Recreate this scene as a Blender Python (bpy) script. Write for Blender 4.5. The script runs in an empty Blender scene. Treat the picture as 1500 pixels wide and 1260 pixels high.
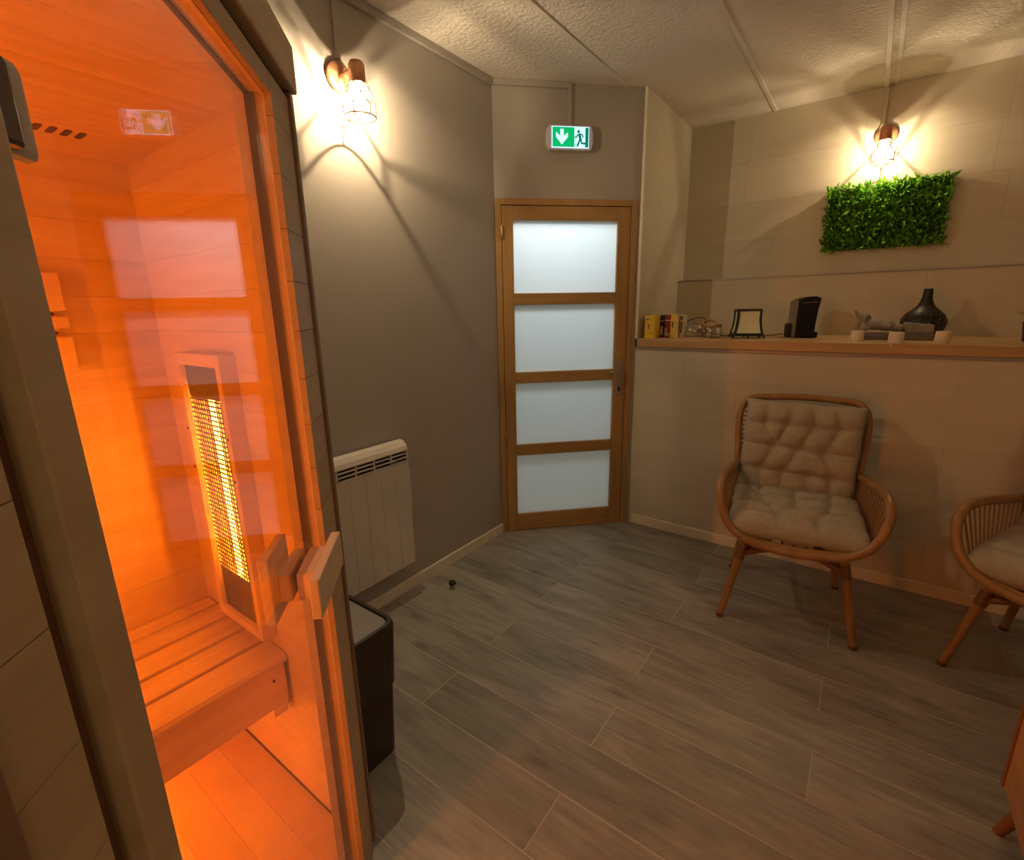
import bpy, bmesh, math, random
from mathutils import Vector, Matrix
random.seed(7)
PI = math.pi
SC = bpy.context.scene
COL = SC.collection
R2 = math.sqrt(.5)

# ------------------------------------------------------------------ camera, world, lights, exposure
def setup_camera():
    f, yaw, pitch, roll, h = 706.39, math.radians(36.288), math.radians(13.930), math.radians(-1.070), 1.4468
    fw = Vector((-math.sin(yaw)*math.cos(pitch), math.cos(yaw)*math.cos(pitch), -math.sin(pitch)))
    r = Vector((math.cos(yaw), math.sin(yaw), 0)); u = r.cross(fw)
    r2 = r*math.cos(roll)+u*math.sin(roll); u2 = -r*math.sin(roll)+u*math.cos(roll)
    cd = bpy.data.cameras.new('camera'); cd.sensor_fit = 'HORIZONTAL'; cd.sensor_width = 36; cd.lens = 36*f/1500
    cd.clip_start = .02
    c = bpy.data.objects.new('camera', cd); COL.objects.link(c)
    m = Matrix((r2, u2, -fw)).transposed().to_4x4(); m.translation = (0, 0, h); c.matrix_world = m
    SC.camera = c
setup_camera()
vs = SC.view_settings
vs.view_transform = 'Standard'; vs.look = 'None'; vs.gamma = 1; vs.use_curve_mapping = False
vs.exposure = 0.27
w = bpy.data.worlds.new('world'); SC.world = w; w.use_nodes = True
w.node_tree.nodes['Background'].inputs[0].default_value = (.9, .8, .65, 1)
w.node_tree.nodes['Background'].inputs[1].default_value = 0.0

BULB_L, BULB_R, FILL_GLOBE = 15000.0, 6600.0, 13.0          # radiance of the two filaments and the added fill globe
BULB_COL = (1.0, .745, .44)
TUBE = 262.0           # radiance of the glowing heater tubes
TUBE_COL = (1.0, .235, .011)
SIGN = 1.15
CORRIDOR_W = 15.5

def area_light(name, loc, size, power, col, rot=(0, 0, 0), sy=None):
    l = bpy.data.lights.new(name, 'AREA'); l.energy = power; l.color = col; l.size = size
    if sy: l.shape = 'RECTANGLE'; l.size_y = sy
    o = bpy.data.objects.new(name, l); COL.objects.link(o); o.location = loc; o.rotation_euler = rot
    return o
area_light('corridor_ceiling_lamp', (-1.90, 2.98, 2.5), .4, CORRIDOR_W, (.86, .95, 1.0), (0, 0, PI/4), .25)

# ------------------------------------------------------------------ materials
def nd(nt, t, **kw):
    n = nt.nodes.new(t)
    for k, v in kw.items(): setattr(n, k, v)
    return n
def M(name, col, rough=.55, metal=0., col2=None, scale=(6, 6, 6), detail=4, ramp=(.35, .65), rnd=0., bump=0., bscale=None, spec=.5, shift=False, bdist=.004, trans=0.):
    m = bpy.data.materials.new(name); m.use_nodes = True; nt = m.node_tree
    b = nt.nodes['Principled BSDF']; L = nt.links.new
    b.inputs['Roughness'].default_value = rough; b.inputs['Metallic'].default_value = metal
    b.inputs['Specular IOR Level'].default_value = spec
    c4 = (*col, 1)
    b.inputs['Base Color'].default_value = c4; m.diffuse_color = c4
    if col2 is None: col2 = tuple(x*.88 for x in col)
    tc = nd(nt, 'ShaderNodeTexCoord'); mp = nd(nt, 'ShaderNodeMapping'); mp.inputs['Scale'].default_value = scale
    src = tc.outputs['Object']
    oi = nd(nt, 'ShaderNodeObjectInfo')
    if shift:
        mul = nd(nt, 'ShaderNodeMath', operation='MULTIPLY'); mul.inputs[1].default_value = 37.
        L(oi.outputs['Random'], mul.inputs[0])
        add = nd(nt, 'ShaderNodeVectorMath', operation='ADD'); L(src, add.inputs[0]); L(mul.outputs[0], add.inputs[1])
        src = add.outputs[0]
    L(src, mp.inputs['Vector'])
    no = nd(nt, 'ShaderNodeTexNoise'); no.inputs['Scale'].default_value = 1; no.inputs['Detail'].default_value = detail
    no.inputs['Distortion'].default_value = .4
    L(mp.outputs[0], no.inputs['Vector'])
    cr = nd(nt, 'ShaderNodeValToRGB'); cr.color_ramp.elements[0].position = ramp[0]; cr.color_ramp.elements[1].position = ramp[1]
    cr.color_ramp.elements[0].color = (*col2, 1); cr.color_ramp.elements[1].color = c4
    L(no.outputs['Fac'], cr.inputs['Fac'])
    out = cr.outputs['Color']
    if rnd:
        hs = nd(nt, 'ShaderNodeHueSaturation'); mr = nd(nt, 'ShaderNodeMapRange')
        mr.inputs['To Min'].default_value = 1-rnd; mr.inputs['To Max'].default_value = 1+rnd
        L(oi.outputs['Random'], mr.inputs['Value']); L(mr.outputs[0], hs.inputs['Value']); L(out, hs.inputs['Color']); out = hs.outputs['Color']
    L(out, b.inputs['Base Color'])
    if bump:
        bp = nd(nt, 'ShaderNodeBump'); bp.inputs['Strength'].default_value = bump; bp.inputs['Distance'].default_value = bdist
        if bscale:
            n2 = nd(nt, 'ShaderNodeTexNoise'); n2.inputs['Scale'].default_value = bscale; n2.inputs['Detail'].default_value = 3
            L(src, n2.inputs['Vector']); L(n2.outputs['Fac'], bp.inputs['Height'])
        else: L(no.outputs['Fac'], bp.inputs['Height'])
        L(bp.outputs[0], b.inputs['Normal'])
    if trans:
        tl = nd(nt, 'ShaderNodeBsdfTranslucent'); L(out, tl.inputs[0]); mx = nd(nt, 'ShaderNodeMixShader'); mx.inputs[0].default_value = trans
        L(b.outputs[0], mx.inputs[1]); L(tl.outputs[0], mx.inputs[2]); L(mx.outputs[0], nt.nodes['Material Output'].inputs[0])
    return m
def emit(name, col, s):
    m = bpy.data.materials.new(name); m.use_nodes = True; nt = m.node_tree
    nt.nodes.remove(nt.nodes['Principled BSDF']); e = nd(nt, 'ShaderNodeEmission')
    e.inputs[0].default_value = (*col, 1); e.inputs[1].default_value = s; m.diffuse_color = (*col, 1)
    nt.links.new(e.outputs[0], nt.nodes['Material Output'].inputs[0]); return m
def glass(name, tint=(1, 1, 1), rough=0., f0=.04, boost=1.):
    """thin clear pane: Schlick reflection on each face, straight transmission"""
    m = bpy.data.materials.new(name); m.use_nodes = True; nt = m.node_tree; L = nt.links.new
    nt.nodes.remove(nt.nodes['Principled BSDF'])
    g = nd(nt, 'ShaderNodeNewGeometry'); dt = nd(nt, 'ShaderNodeVectorMath', operation='DOT_PRODUCT')
    L(g.outputs['Incoming'], dt.inputs[0]); L(g.outputs['Normal'], dt.inputs[1])
    ab = nd(nt, 'ShaderNodeMath', operation='ABSOLUTE'); L(dt.outputs['Value'], ab.inputs[0])
    on = nd(nt, 'ShaderNodeMath', operation='SUBTRACT'); on.inputs[0].default_value = 1; L(ab.outputs[0], on.inputs[1])
    pw = nd(nt, 'ShaderNodeMath', operation='POWER'); pw.inputs[1].default_value = 5; L(on.outputs[0], pw.inputs[0])
    ma = nd(nt, 'ShaderNodeMath', operation='MULTIPLY_ADD'); ma.inputs[1].default_value = (1-f0)*boost; ma.inputs[2].default_value = f0; L(pw.outputs[0], ma.inputs[0])
    t = nd(nt, 'ShaderNodeBsdfTransparent'); t.inputs[0].default_value = (*tint, 1)
    gl = nd(nt, 'ShaderNodeBsdfGlossy'); gl.inputs['Roughness'].default_value = rough
    mx = nd(nt, 'ShaderNodeMixShader'); L(ma.outputs[0], mx.inputs[0]); L(t.outputs[0], mx.inputs[1]); L(gl.outputs[0], mx.inputs[2])
    L(mx.outputs[0], nt.nodes['Material Output'].inputs[0]); return m
def frosted(name):
    m = bpy.data.materials.new(name); m.use_nodes = True; nt = m.node_tree; L = nt.links.new
    nt.nodes.remove(nt.nodes['Principled BSDF'])
    tr = nd(nt, 'ShaderNodeBsdfTranslucent'); tr.inputs[0].default_value = (.92, .95, .95, 1)
    tp = nd(nt, 'ShaderNodeBsdfTransparent'); tp.inputs[0].default_value = (.9, .93, .93, 1)
    di = nd(nt, 'ShaderNodeBsdfDiffuse'); di.inputs[0].default_value = (.7, .72, .72, 1)
    m1 = nd(nt, 'ShaderNodeMixShader'); m1.inputs[0].default_value = .15
    m2 = nd(nt, 'ShaderNodeMixShader'); m2.inputs[0].default_value = .03
    L(tr.outputs[0], m1.inputs[1]); L(di.outputs[0], m1.inputs[2]); L(m1.outputs[0], m2.inputs[1]); L(tp.outputs[0], m2.inputs[2])
    L(m2.outputs[0], nt.nodes['Material Output'].inputs[0]); return m

def floor_tile(name):
    """wood-look porcelain: broad bands, fine grain along the plank and a few knots, different on every tile"""
    m = bpy.data.materials.new(name); m.use_nodes = True; nt = m.node_tree; L = nt.links.new
    b = nt.nodes['Principled BSDF']; b.inputs['Roughness'].default_value = .36; b.inputs['Specular IOR Level'].default_value = .5
    tc = nd(nt, 'ShaderNodeTexCoord'); oi = nd(nt, 'ShaderNodeObjectInfo')
    mul = nd(nt, 'ShaderNodeMath', operation='MULTIPLY'); mul.inputs[1].default_value = 53.; L(oi.outputs['Random'], mul.inputs[0])
    add = nd(nt, 'ShaderNodeVectorMath', operation='ADD'); L(tc.outputs['Object'], add.inputs[0]); L(mul.outputs[0], add.inputs[1])
    def noise(scale, detail, dist):
        mp = nd(nt, 'ShaderNodeMapping'); mp.inputs['Scale'].default_value = scale; L(add.outputs[0], mp.inputs['Vector'])
        n = nd(nt, 'ShaderNodeTexNoise'); n.inputs['Scale'].default_value = 1; n.inputs['Detail'].default_value = detail; n.inputs['Distortion'].default_value = dist
        L(mp.outputs[0], n.inputs['Vector']); return n.outputs['Fac']
    broad, fine = noise((2.2, 8, 3), 6, 1.2), noise((5, 70, 5), 5, .6)
    sm = nd(nt, 'ShaderNodeMix'); sm.inputs[0].default_value = .38; L(broad, sm.inputs[2]); L(fine, sm.inputs[3])
    cr = nd(nt, 'ShaderNodeValToRGB'); cr.color_ramp.elements[0].position = .34; cr.color_ramp.elements[1].position = .66
    cr.color_ramp.elements[0].color = (.205, .20, .18, 1); cr.color_ramp.elements[1].color = (.42, .405, .365, 1); L(sm.outputs[0], cr.inputs['Fac'])
    mv = nd(nt, 'ShaderNodeMapping'); mv.inputs['Scale'].default_value = (2.6, 6.5, 3); L(add.outputs[0], mv.inputs['Vector'])
    vo = nd(nt, 'ShaderNodeTexVoronoi'); vo.inputs['Scale'].default_value = 1; L(mv.outputs[0], vo.inputs['Vector'])
    kn = nd(nt, 'ShaderNodeMapRange'); kn.inputs['From Min'].default_value = .05; kn.inputs['From Max'].default_value = .17; kn.inputs['To Min'].default_value = .62; kn.inputs['To Max'].default_value = 1.
    L(vo.outputs['Distance'], kn.inputs['Value'])
    hs = nd(nt, 'ShaderNodeHueSaturation'); mr = nd(nt, 'ShaderNodeMapRange'); mr.inputs['To Min'].default_value = .90; mr.inputs['To Max'].default_value = 1.10
    L(oi.outputs['Random'], mr.inputs['Value']); pm = nd(nt, 'ShaderNodeMath', operation='MULTIPLY'); L(mr.outputs[0], pm.inputs[0]); L(kn.outputs[0], pm.inputs[1])
    L(pm.outputs[0], hs.inputs['Value']); L(cr.outputs['Color'], hs.inputs['Color']); L(hs.outputs['Color'], b.inputs['Base Color'])
    bp = nd(nt, 'ShaderNodeBump'); bp.inputs['Strength'].default_value = .12; bp.inputs['Distance'].default_value = .003; L(fine, bp.inputs['Height']); L(bp.outputs[0], b.inputs['Normal'])
    m.diffuse_color = (.33, .32, .29, 1); return m

MT = dict(
 grey_paint=M('grey_paint', (.43, .40, .36), .75, col2=(.415, .385, .345), spec=.2, scale=(2, 2, 2), bump=.08, bscale=180),
 dark_paint=M('warm_paint', (.62, .55, .46), .7, scale=(2, 2, 2)),
 ceiling=M('stucco', (.80, .755, .685), .85, col2=(.76, .715, .645), scale=(3, 3, 3), bump=1.0, bscale=58, bdist=.009),
 batten=M('batten', (.78, .74, .67), .7),
 tile_wall=M('stone_wall_tile', (.63, .585, .465), .6, col2=(.60, .55, .435), spec=.25, scale=(2.2, 9, 26), detail=6, rnd=.015, shift=True, bump=.03),
 grout_wall=M('wall_grout', (.62, .57, .45), .8),
 trim_grey=M('tile_edge_trim', (.36, .33, .30), .4, metal=.3),
 cream=M('cream_paint', (.86, .80, .66), .5),
 grout=M('floor_grout', (.54, .52, .47), .85),
 floor=floor_tile('wood_look_tile'),
 oak=M('oak', (.46, .275, .10), .45, col2=(.38, .215, .072), scale=(26, 26, 1.6), detail=5, bump=.05),
 oak_h=M('oak_rail', (.46, .275, .10), .45, col2=(.38, .215, .072), scale=(3, 3, 28), detail=5, bump=.05),
 ledge=M('ledge_wood', (.56, .36, .165), .4, col2=(.47, .29, .125), scale=(2, 22, 22), detail=5),
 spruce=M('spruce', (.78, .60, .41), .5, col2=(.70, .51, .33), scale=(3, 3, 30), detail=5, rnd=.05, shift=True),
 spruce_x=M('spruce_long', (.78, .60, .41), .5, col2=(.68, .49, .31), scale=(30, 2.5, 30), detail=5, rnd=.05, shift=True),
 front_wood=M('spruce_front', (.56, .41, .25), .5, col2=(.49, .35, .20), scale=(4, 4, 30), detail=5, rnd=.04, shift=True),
 trim_and_shade_wood=M('dark_trim_and_shade', (.26, .145, .075), .5, scale=(10, 10, 2)),  # corner trim brown, also painted shade on the front side wall
 groove=M('dark_groove', (.10, .05, .022), .8),
 seal=M('rubber_seal', (.045, .022, .012), .6),
 black=M('black_plastic', (.006, .0055, .005), .4, spec=.25),
 matte_black=M('matte_black', (.02, .017, .014), .55),
 bronze=M('bronze_metal', (.10, .06, .04), .4, metal=.6),
 beige=M('beige_plastic', (.62, .55, .46), .5),
 copper=M('copper', (.62, .30, .17), .42, metal=.7),
 wire=M('dark_wire', (.16, .09, .05), .4, metal=.6),
 steel=M('steel', (.55, .53, .50), .35, metal=.9),
 brass=M('brass', (.70, .50, .22), .3, metal=.9),
 heater_plate=M('heater_plate', (.20, .17, .15), .45, metal=.5),
 reflector=M('reflector', (.75, .70, .62), .25, metal=.95),
 white=M('white_enamel', (.74, .70, .64), .4),
 radiator_gap=M('radiator_gap', (.30, .27, .24), .6),
 bin=M('bin_brown', (.040, .027, .022), .5, bump=.25, bscale=90),
 bin_lid=M('bin_lid', (.30, .29, .29), .45),
 rattan=M('rattan_pole', (.37, .20, .075), .35, col2=(.28, .145, .05), scale=(20, 20, 8), detail=4),
 rattan_dark=M('rattan_rod', (.34, .20, .09), .5),
 binding=M('rattan_binding', (.22, .11, .04), .5, col2=(.15, .07, .025), scale=(4, 4, 160)),
 foot=M('rubber_foot', (.12, .05, .025), .6),
 cloth=M('cushion_cloth', (.43, .385, .30), .9, col2=(.39, .345, .27), scale=(60, 60, 60), bump=.3, bscale=350, spec=.1),
 leaf=M('leaf_green', (.34, .68, .05), .4, col2=(.20, .48, .03), scale=(25, 25, 25), rnd=.3, trans=.42),
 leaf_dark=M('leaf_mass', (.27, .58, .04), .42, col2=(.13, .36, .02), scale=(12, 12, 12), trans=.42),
 leaf_back=M('leaf_backing', (.05, .14, .015), .8),
 candle=M('candle_wax', (.86, .76, .58), .5),
 stone=M('grey_stone', (.30, .265, .235), .75, col2=(.22, .19, .165), scale=(30, 30, 30), bump=.4, bscale=120),
 stone_dark=M('grey_stone_base', (.17, .14, .12), .7, scale=(10, 10, 10)),
 diffuser=M('dark_wood_gloss', (.014, .009, .007), .42, scale=(8, 8, 40)),
 dot=M('pierced_dot', (.30, .22, .14), .5),
 paper=M('lantern_paper', (.74, .80, .60), .7, col2=(.68, .74, .54), scale=(30, 30, 30)),
 coffee_side=M('grey_plastic', (.22, .20, .17), .4),
 yellow=M('yellow_card', (.88, .63, .05), .5, col2=(.82, .54, .04), scale=(14, 14, 14)),
 plum=M('dark_card', (.035, .018, .022), .45),
 red=M('red_card', (.33, .03, .02), .45),
 cream_card=M('cream_card', (.72, .58, .42), .5),
 green_card=M('green_card', (.10, .15, .06), .5),
 white_card=M('white_card', (.78, .70, .58), .5),
 cork=M('cork', (.30, .14, .06), .8, scale=(60, 60, 60)),
 cane=M('wooden_ring', (.50, .24, .09), .45),
 cabinet=M('cabinet_wood', (.52, .27, .11), .45, col2=(.44, .22, .08), scale=(14, 1.6, 14), detail=5),
 cabinet_edge=M('cabinet_edge', (.27, .11, .035), .45, scale=(20, 20, 2)),
 terracotta=M('dark_pot', (.09, .07, .05), .6),
 door_glass=glass('sauna_glass', (.985, .97, .95), 0., .04, 1.0),
 clear=glass('clear_glass', (.80, .81, .79), .10, .32, 1.0),
 frost=frosted('frosted_glass'),
 bulb_l=emit('bulb_glow_left', BULB_COL, BULB_L), bulb_r=emit('bulb_glow_right', BULB_COL, BULB_R),
 envelope=None,
 fill_globe=emit('fill_globe_glow', (1.0, .74, .43), FILL_GLOBE),
 tube=emit('tube_glow', TUBE_COL, TUBE),
 sign_white=emit('sign_white', (.60, .88, 1.0), SIGN*.9),
 sign_green=emit('sign_green', (.004, .50, .14), SIGN*.72),
 sign_dark=emit('sign_dark_green', (.0, .24, .13), SIGN*.6),
 sign_body=M('sign_body', (.74, .72, .76), .35),
 corridor=M('corridor_paint', (.66, .68, .68), .8),
 corridor_floor=M('corridor_floor', (.62, .47, .28), .6),
)

def lit_envelope():
    """lit bulb glass: mostly clear, faintly glowing"""
    m = bpy.data.materials.new('bulb_envelope'); m.use_nodes = True; nt = m.node_tree; L = nt.links.new
    nt.nodes.remove(nt.nodes['Principled BSDF'])
    t = nd(nt, 'ShaderNodeBsdfTransparent'); e = nd(nt, 'ShaderNodeEmission'); e.inputs[0].default_value = (1, .72, .42, 1); e.inputs[1].default_value = 3.5
    a = nd(nt, 'ShaderNodeAddShader'); L(t.outputs[0], a.inputs[0]); L(e.outputs[0], a.inputs[1]); L(a.outputs[0], nt.nodes['Material Output'].inputs[0]); return m
MT['envelope'] = lit_envelope()

# ------------------------------------------------------------------ mesh builder
class MB:
    def __init__(s): s.v = []; s.f = []
    def add(s, vs_, fs): 
        n = len(s.v); s.v += [tuple(x) for x in vs_]; s.f += [tuple(i+n for i in f) for f in fs]; return s
    def hexa(s, p): return s.add(p, [(0, 3, 2, 1), (4, 5, 6, 7), (0, 1, 5, 4), (1, 2, 6, 5), (2, 3, 7, 6), (3, 0, 4, 7)])
    def box(s, x0, x1, y0, y1, z0, z1):
        return s.hexa([(x0, y0, z0), (x1, y0, z0), (x1, y1, z0), (x0, y1, z0), (x0, y0, z1), (x1, y0, z1), (x1, y1, z1), (x0, y1, z1)])
    def prism(s, poly, z0, z1):
        n = len(poly); vs_ = [(x, y, z0) for x, y in poly]+[(x, y, z1) for x, y in poly]
        return s.add(vs_, [tuple(range(n-1, -1, -1)), tuple(range(n, 2*n))]+[(i, (i+1) % n, n+(i+1) % n, n+i) for i in range(n)])
    def xprism(s, poly, a0, a1, fn):
        """polygon extruded along any axis: fn(p, q, a) -> point"""
        n = len(poly); vs_ = [fn(p, q, a0) for p, q in poly]+[fn(p, q, a1) for p, q in poly]
        return s.add(vs_, [tuple(range(n-1, -1, -1)), tuple(range(n, 2*n))]+[(i, (i+1) % n, n+(i+1) % n, n+i) for i in range(n)])
    def tube(s, pts, r, n=8, closed=False, caps=True):
        P = [Vector(p) for p in pts]; m = len(P)
        rr = r if isinstance(r, (list, tuple)) else [r]*m
        vs_ = []; up = None
        for i, p in enumerate(P):
            if closed: t = P[(i+1) % m]-P[i-1]
            else: t = P[min(i+1, m-1)]-P[max(i-1, 0)]
            t.normalize()
            if up is None:
                up = Vector((0, 0, 1)) if abs(t.z) < .9 else Vector((1, 0, 0))
            a = up-t*up.dot(t)
            if a.length < 1e-6: a = t.orthogonal()
            a.normalize(); b = t.cross(a); up = a
            for k in range(n):
                q = 2*PI*k/n; vs_.append(p+(a*math.cos(q)+b*math.sin(q))*rr[i])
        fs = []
        for i in range(m if closed else m-1):
            j = (i+1) % m
            for k in range(n): fs.append((i*n+k, i*n+(k+1) % n, j*n+(k+1) % n, j*n+k))
        if caps and not closed: fs += [tuple(range(n-1, -1, -1)), tuple((m-1)*n+k for k in range(n))]
        return s.add(vs_, fs)
    def lathe(s, prof, c=(0, 0, 0), n=24, axis='z', capb=True, capt=True):
        vs_ = []
        for r, z in prof:
            for k in range(n):
                q = 2*PI*k/n; a, b = r*math.cos(q), r*math.sin(q)
                p = {'z': (a, b, z), 'y': (a, z, b), 'x': (z, a, b)}[axis]
                vs_.append((p[0]+c[0], p[1]+c[1], p[2]+c[2]))
        m = len(prof); fs = []
        for i in range(m-1):
            for k in range(n): fs.append((i*n+k, i*n+(k+1) % n, (i+1)*n+(k+1) % n, (i+1)*n+k))
        if capb: fs.append(tuple(range(n-1, -1, -1)))
        if capt: fs.append(tuple((m-1)*n+k for k in range(n)))
        return s.add(vs_, fs)
    def ball(s, c, r, nu=12, nv=8, sc=(1, 1, 1)):
        prof = [(r*math.sin(PI*i/nv)+1e-5, -r*math.cos(PI*i/nv)) for i in range(nv+1)]
        b = MB().lathe(prof, n=nu)
        return s.add([(x*sc[0]+c[0], y*sc[1]+c[1], z*sc[2]+c[2]) for x, y, z in b.v], b.f)
    def map(s, fn): s.v = [tuple(fn(*p)) for p in s.v]; return s

def smooth_path(pts, k=6, closed=False):
    P = [Vector(p) for p in pts]; n = len(P); out = []
    for i in range(n if closed else n-1):
        g = (lambda j: P[j % n]) if closed else (lambda j: P[max(0, min(n-1, j))])
        a, b, c, d = g(i-1), g(i), g(i+1), g(i+2)
        for j in range(k):
            t = j/k
            out.append(.5*((2*b)+(-a+c)*t+(2*a-5*b+4*c-d)*t*t+(-a+3*b-3*c+d)*t**3))
    if not closed: out.append(P[-1])
    return out

def mesh(name, mb, mat, smooth=False):
    me = bpy.data.meshes.new(name); me.from_pydata(mb.v, [], mb.f); me.validate()
    bm = bmesh.new(); bm.from_mesh(me); bmesh.ops.recalc_face_normals(bm, faces=bm.faces)
    if smooth:
        for f in bm.faces: f.smooth = True
        for e in bm.edges:
            if len(e.link_faces) == 2 and e.calc_face_angle(0) > .9: e.smooth = False
    bm.to_mesh(me); bm.free(); me.materials.append(MT[mat] if isinstance(mat, str) else mat)
    return me
def root_loc(o):
    v = Vector((0, 0, 0))
    while o: v += o.location; o = o.parent
    return v
def part(parent, name, mb, mat, label=None, smooth=False, bevel=0, kind=None, world=False, seg=2):
    if world and parent is not None:
        L = root_loc(parent); mb.map(lambda x, y, z: (x-L.x, y-L.y, z-L.z))
    o = bpy.data.objects.new(name, mesh(name, mb, mat, smooth)); COL.objects.link(o); o.parent = parent
    if bevel:
        b = o.modifiers.new('bevel', 'BEVEL'); b.width = bevel; b.segments = seg; b.limit_method = 'ANGLE'; b.angle_limit = .6
    if label: o['label'] = label
    if kind: o['kind'] = kind
    return o
def thing(name, label, cat, loc=(0, 0, 0), rz=0, group=None):
    o = bpy.data.objects.new(name, None); COL.objects.link(o); o.location = loc; o.rotation_euler = (0, 0, rz)
    o.empty_display_size = .05
    o['label'] = label; o['category'] = cat
    if group: o['group'] = group
    return o
def tag(o, label, cat, group=None):
    o['label'] = label; o['category'] = cat
    if group: o['group'] = group
    return o
def struct(name, mb, mat, label, cat, **kw):
    o = part(None, name, mb, mat, **kw); o['kind'] = 'structure'; o['label'] = label; o['category'] = cat
    return o
def copy_tree(o, parent=None):
    c = o.copy(); COL.objects.link(c); c.parent = parent
    for ch in list(o.children): copy_tree(ch, c)
    return c

# ------------------------------------------------------------------ room shell
XL, YR, YN, YB, CD, H = -1.831, 2.990, 3.853, 3.740, 4.196, 2.665
XR, YK, XN = 1.70, -1.02, -1.195
ZL = 1.258            # top of the ledge
LEFT_END = CD+XL      # y where the left wall meets the door wall

def clip(poly, a, b, c):
    out = []
    for i in range(len(poly)):
        p, q = poly[i], poly[(i+1) % len(poly)]
        dp, dq = a*p[0]+b*p[1]-c, a*q[0]+b*q[1]-c
        if dp <= 0: out.append(p)
        if dp*dq < 0:
            t = dp/(dp-dq); out.append((p[0]+(q[0]-p[0])*t, p[1]+(q[1]-p[1])*t))
    return out
room_poly = [(XL, YK), (XR, YK), (XR, YR), (-CD+YR, YR), (XL, LEFT_END)]
fl = struct('floor', MB().prism(room_poly, -.12, -.0008), 'grout', 'grey wood-look plank tile floor with pale joints', 'floor')
PW, PL = .2037, 1.224
for k in range(-13, 8):
    y0 = 1.633+k*PW
    xo = -.59 if k % 2 == 0 else .024
    for j in range(-3, 4):
        x0 = xo+j*PL
        g = .0027
        P = [(x0+g, y0+g), (x0+PL-g, y0+g), (x0+PL-g, y0+PW-g), (x0+g, y0+PW-g)]
        for a, b, c in ((-1, 0, -XL-.001), (1, 0, XR-.001), (0, 1, YR-.001), (0, -1, -YK-.001), (-1, 1, CD-.001)):
            if P: P = clip(P, a, b, c)
        if len(P) > 2: part(fl, 'tile', MB().prism(P, -.010, 0), 'floor')

struct('wall_left', MB().box(XL-.12, XL, YK, LEFT_END, 0, H), 'grey_paint', 'smooth taupe grey wall behind the radiator', 'wall')
struct('wall_side', MB().box(XR, XR+.12, YK, YN, 0, H), 'dark_paint', 'pale wall beyond the right edge of the view', 'wall')
struct('wall_back', MB().box(XL, XR, YK-.12, YK, 0, H), 'dark_paint', 'pale wall behind the sauna cabin', 'wall')
# door wall, chamfered across the corner: local x runs along it, local -y faces the room
DO = (XL, LEFT_END)
def dl(s, d, z): return (DO[0]+R2*s-R2*d, DO[1]+R2*s+R2*d, z)      # d > 0 goes behind the wall
def dbox(mb, s0, s1, d0, d1, z0, z1):
    return mb.hexa([dl(s0, d0, z0), dl(s1, d0, z0), dl(s1, d1, z0), dl(s0, d1, z0), dl(s0, d0, z1), dl(s1, d0, z1), dl(s1, d1, z1), dl(s0, d1, z1)])
SW = (-CD+YR-XL)/R2     # length of the door wall
mb = MB(); dbox(mb, 0, SW, 0, .1, 2.072, H); dbox(mb, .862, SW, 0, .1, 0, 2.072)
struct('wall_door', mb, 'grey_paint', 'taupe grey corner wall around and above the glazed door', 'wall')

def tile_rows(parent, x0, x1, z0, z1, zrows, w, offs, fn, th=.008, mat='tile_wall'):
    g = .0003
    for i in range(len(zrows)-1):
        za, zb = max(zrows[i], z0), min(zrows[i+1], z1)
        x = x0-offs[i % len(offs)]
        while x < x1:
            a, b = max(x, x0), min(x+w, x1)
            if b-a > .01:
                part(parent, 'tile', MB().hexa([fn(a+g, 0, za+g), fn(b-g, 0, za+g), fn(b-g, th, za+g), fn(a+g, th, za+g), fn(a+g, 0, zb-g), fn(b-g, 0, zb-g), fn(b-g, th, zb-g), fn(a+g, th, zb-g)]), mat)
            x += w
T = .008
# half wall under the ledge, low splash wall at the back of the ledge, upper wall, niche side
wl = struct('wall_right', MB().box(-CD+YR, XR, YR+T, YR+.10, 0, 1.198), 'grout_wall', 'beige tiled half wall below the wooden ledge', 'wall')
tile_rows(wl, -CD+YR+.003, XR, 0, 1.198, [0, .27, .52, .77, 1.02, 1.198], .62, [.30, 0], lambda a, d, z: (a, YR+d, z))
wu = struct('wall_niche', MB().box(XN-.1, XR, YN+T, YN+.11, 1.0, H), 'grout_wall', 'beige tiled upper wall carrying the caged lamp', 'wall')
tile_rows(wu, XN, XR, 1.60, H, [1.60, 1.885, 2.13, 2.39, H], .62, [.04, .17, .24, .22], lambda a, d, z: (a, YN+d, z))
ws = struct('wall_splash', MB().box(XN-.02, XR, YB+T, YN+.005, 1.2, 1.626), 'grout_wall', 'low tiled wall step at the back of the ledge', 'wall')
tile_rows(ws, XN, XR, ZL, 1.626, [ZL, 1.42, 1.626], .62, [.25, .44], lambda a, d, z: (a, YB+d, z))
wr = struct('wall_return', MB().prism([(XN-T, YR+.02), (XN-T, YN+.1), (XN-.09, YN+.1), (XN-.09, YR+.10)], 1.205, H), 'grout_wall', 'narrow tiled side wall of the niche beside the door', 'wall')
tile_rows(wr, YR+.006, YN, ZL, H, [ZL, 1.50, 1.75, 2.0, 2.25, 2.5, H], .62, [.0, .3], lambda a, d, z: (XN-d, a, z))
struct('trim_1', MB().box(XN, XR, YB-.004, YN+.002, 1.626, 1.636), 'trim_grey', 'dark metal edge strip along the top of the tiled step', 'trim')
struct('trim_2', MB().box(XN-.012, XN+.001, YR-.004, YR+.012, ZL, H), 'cream', 'pale corner strip where the niche meets the door wall', 'trim')
struct('trim_3', MB().box(-CD+YR+.002, XR, YR-.006, YR+.03, 1.190, 1.206), 'trim_grey', 'grey metal strip under the wooden ledge', 'trim')

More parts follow.
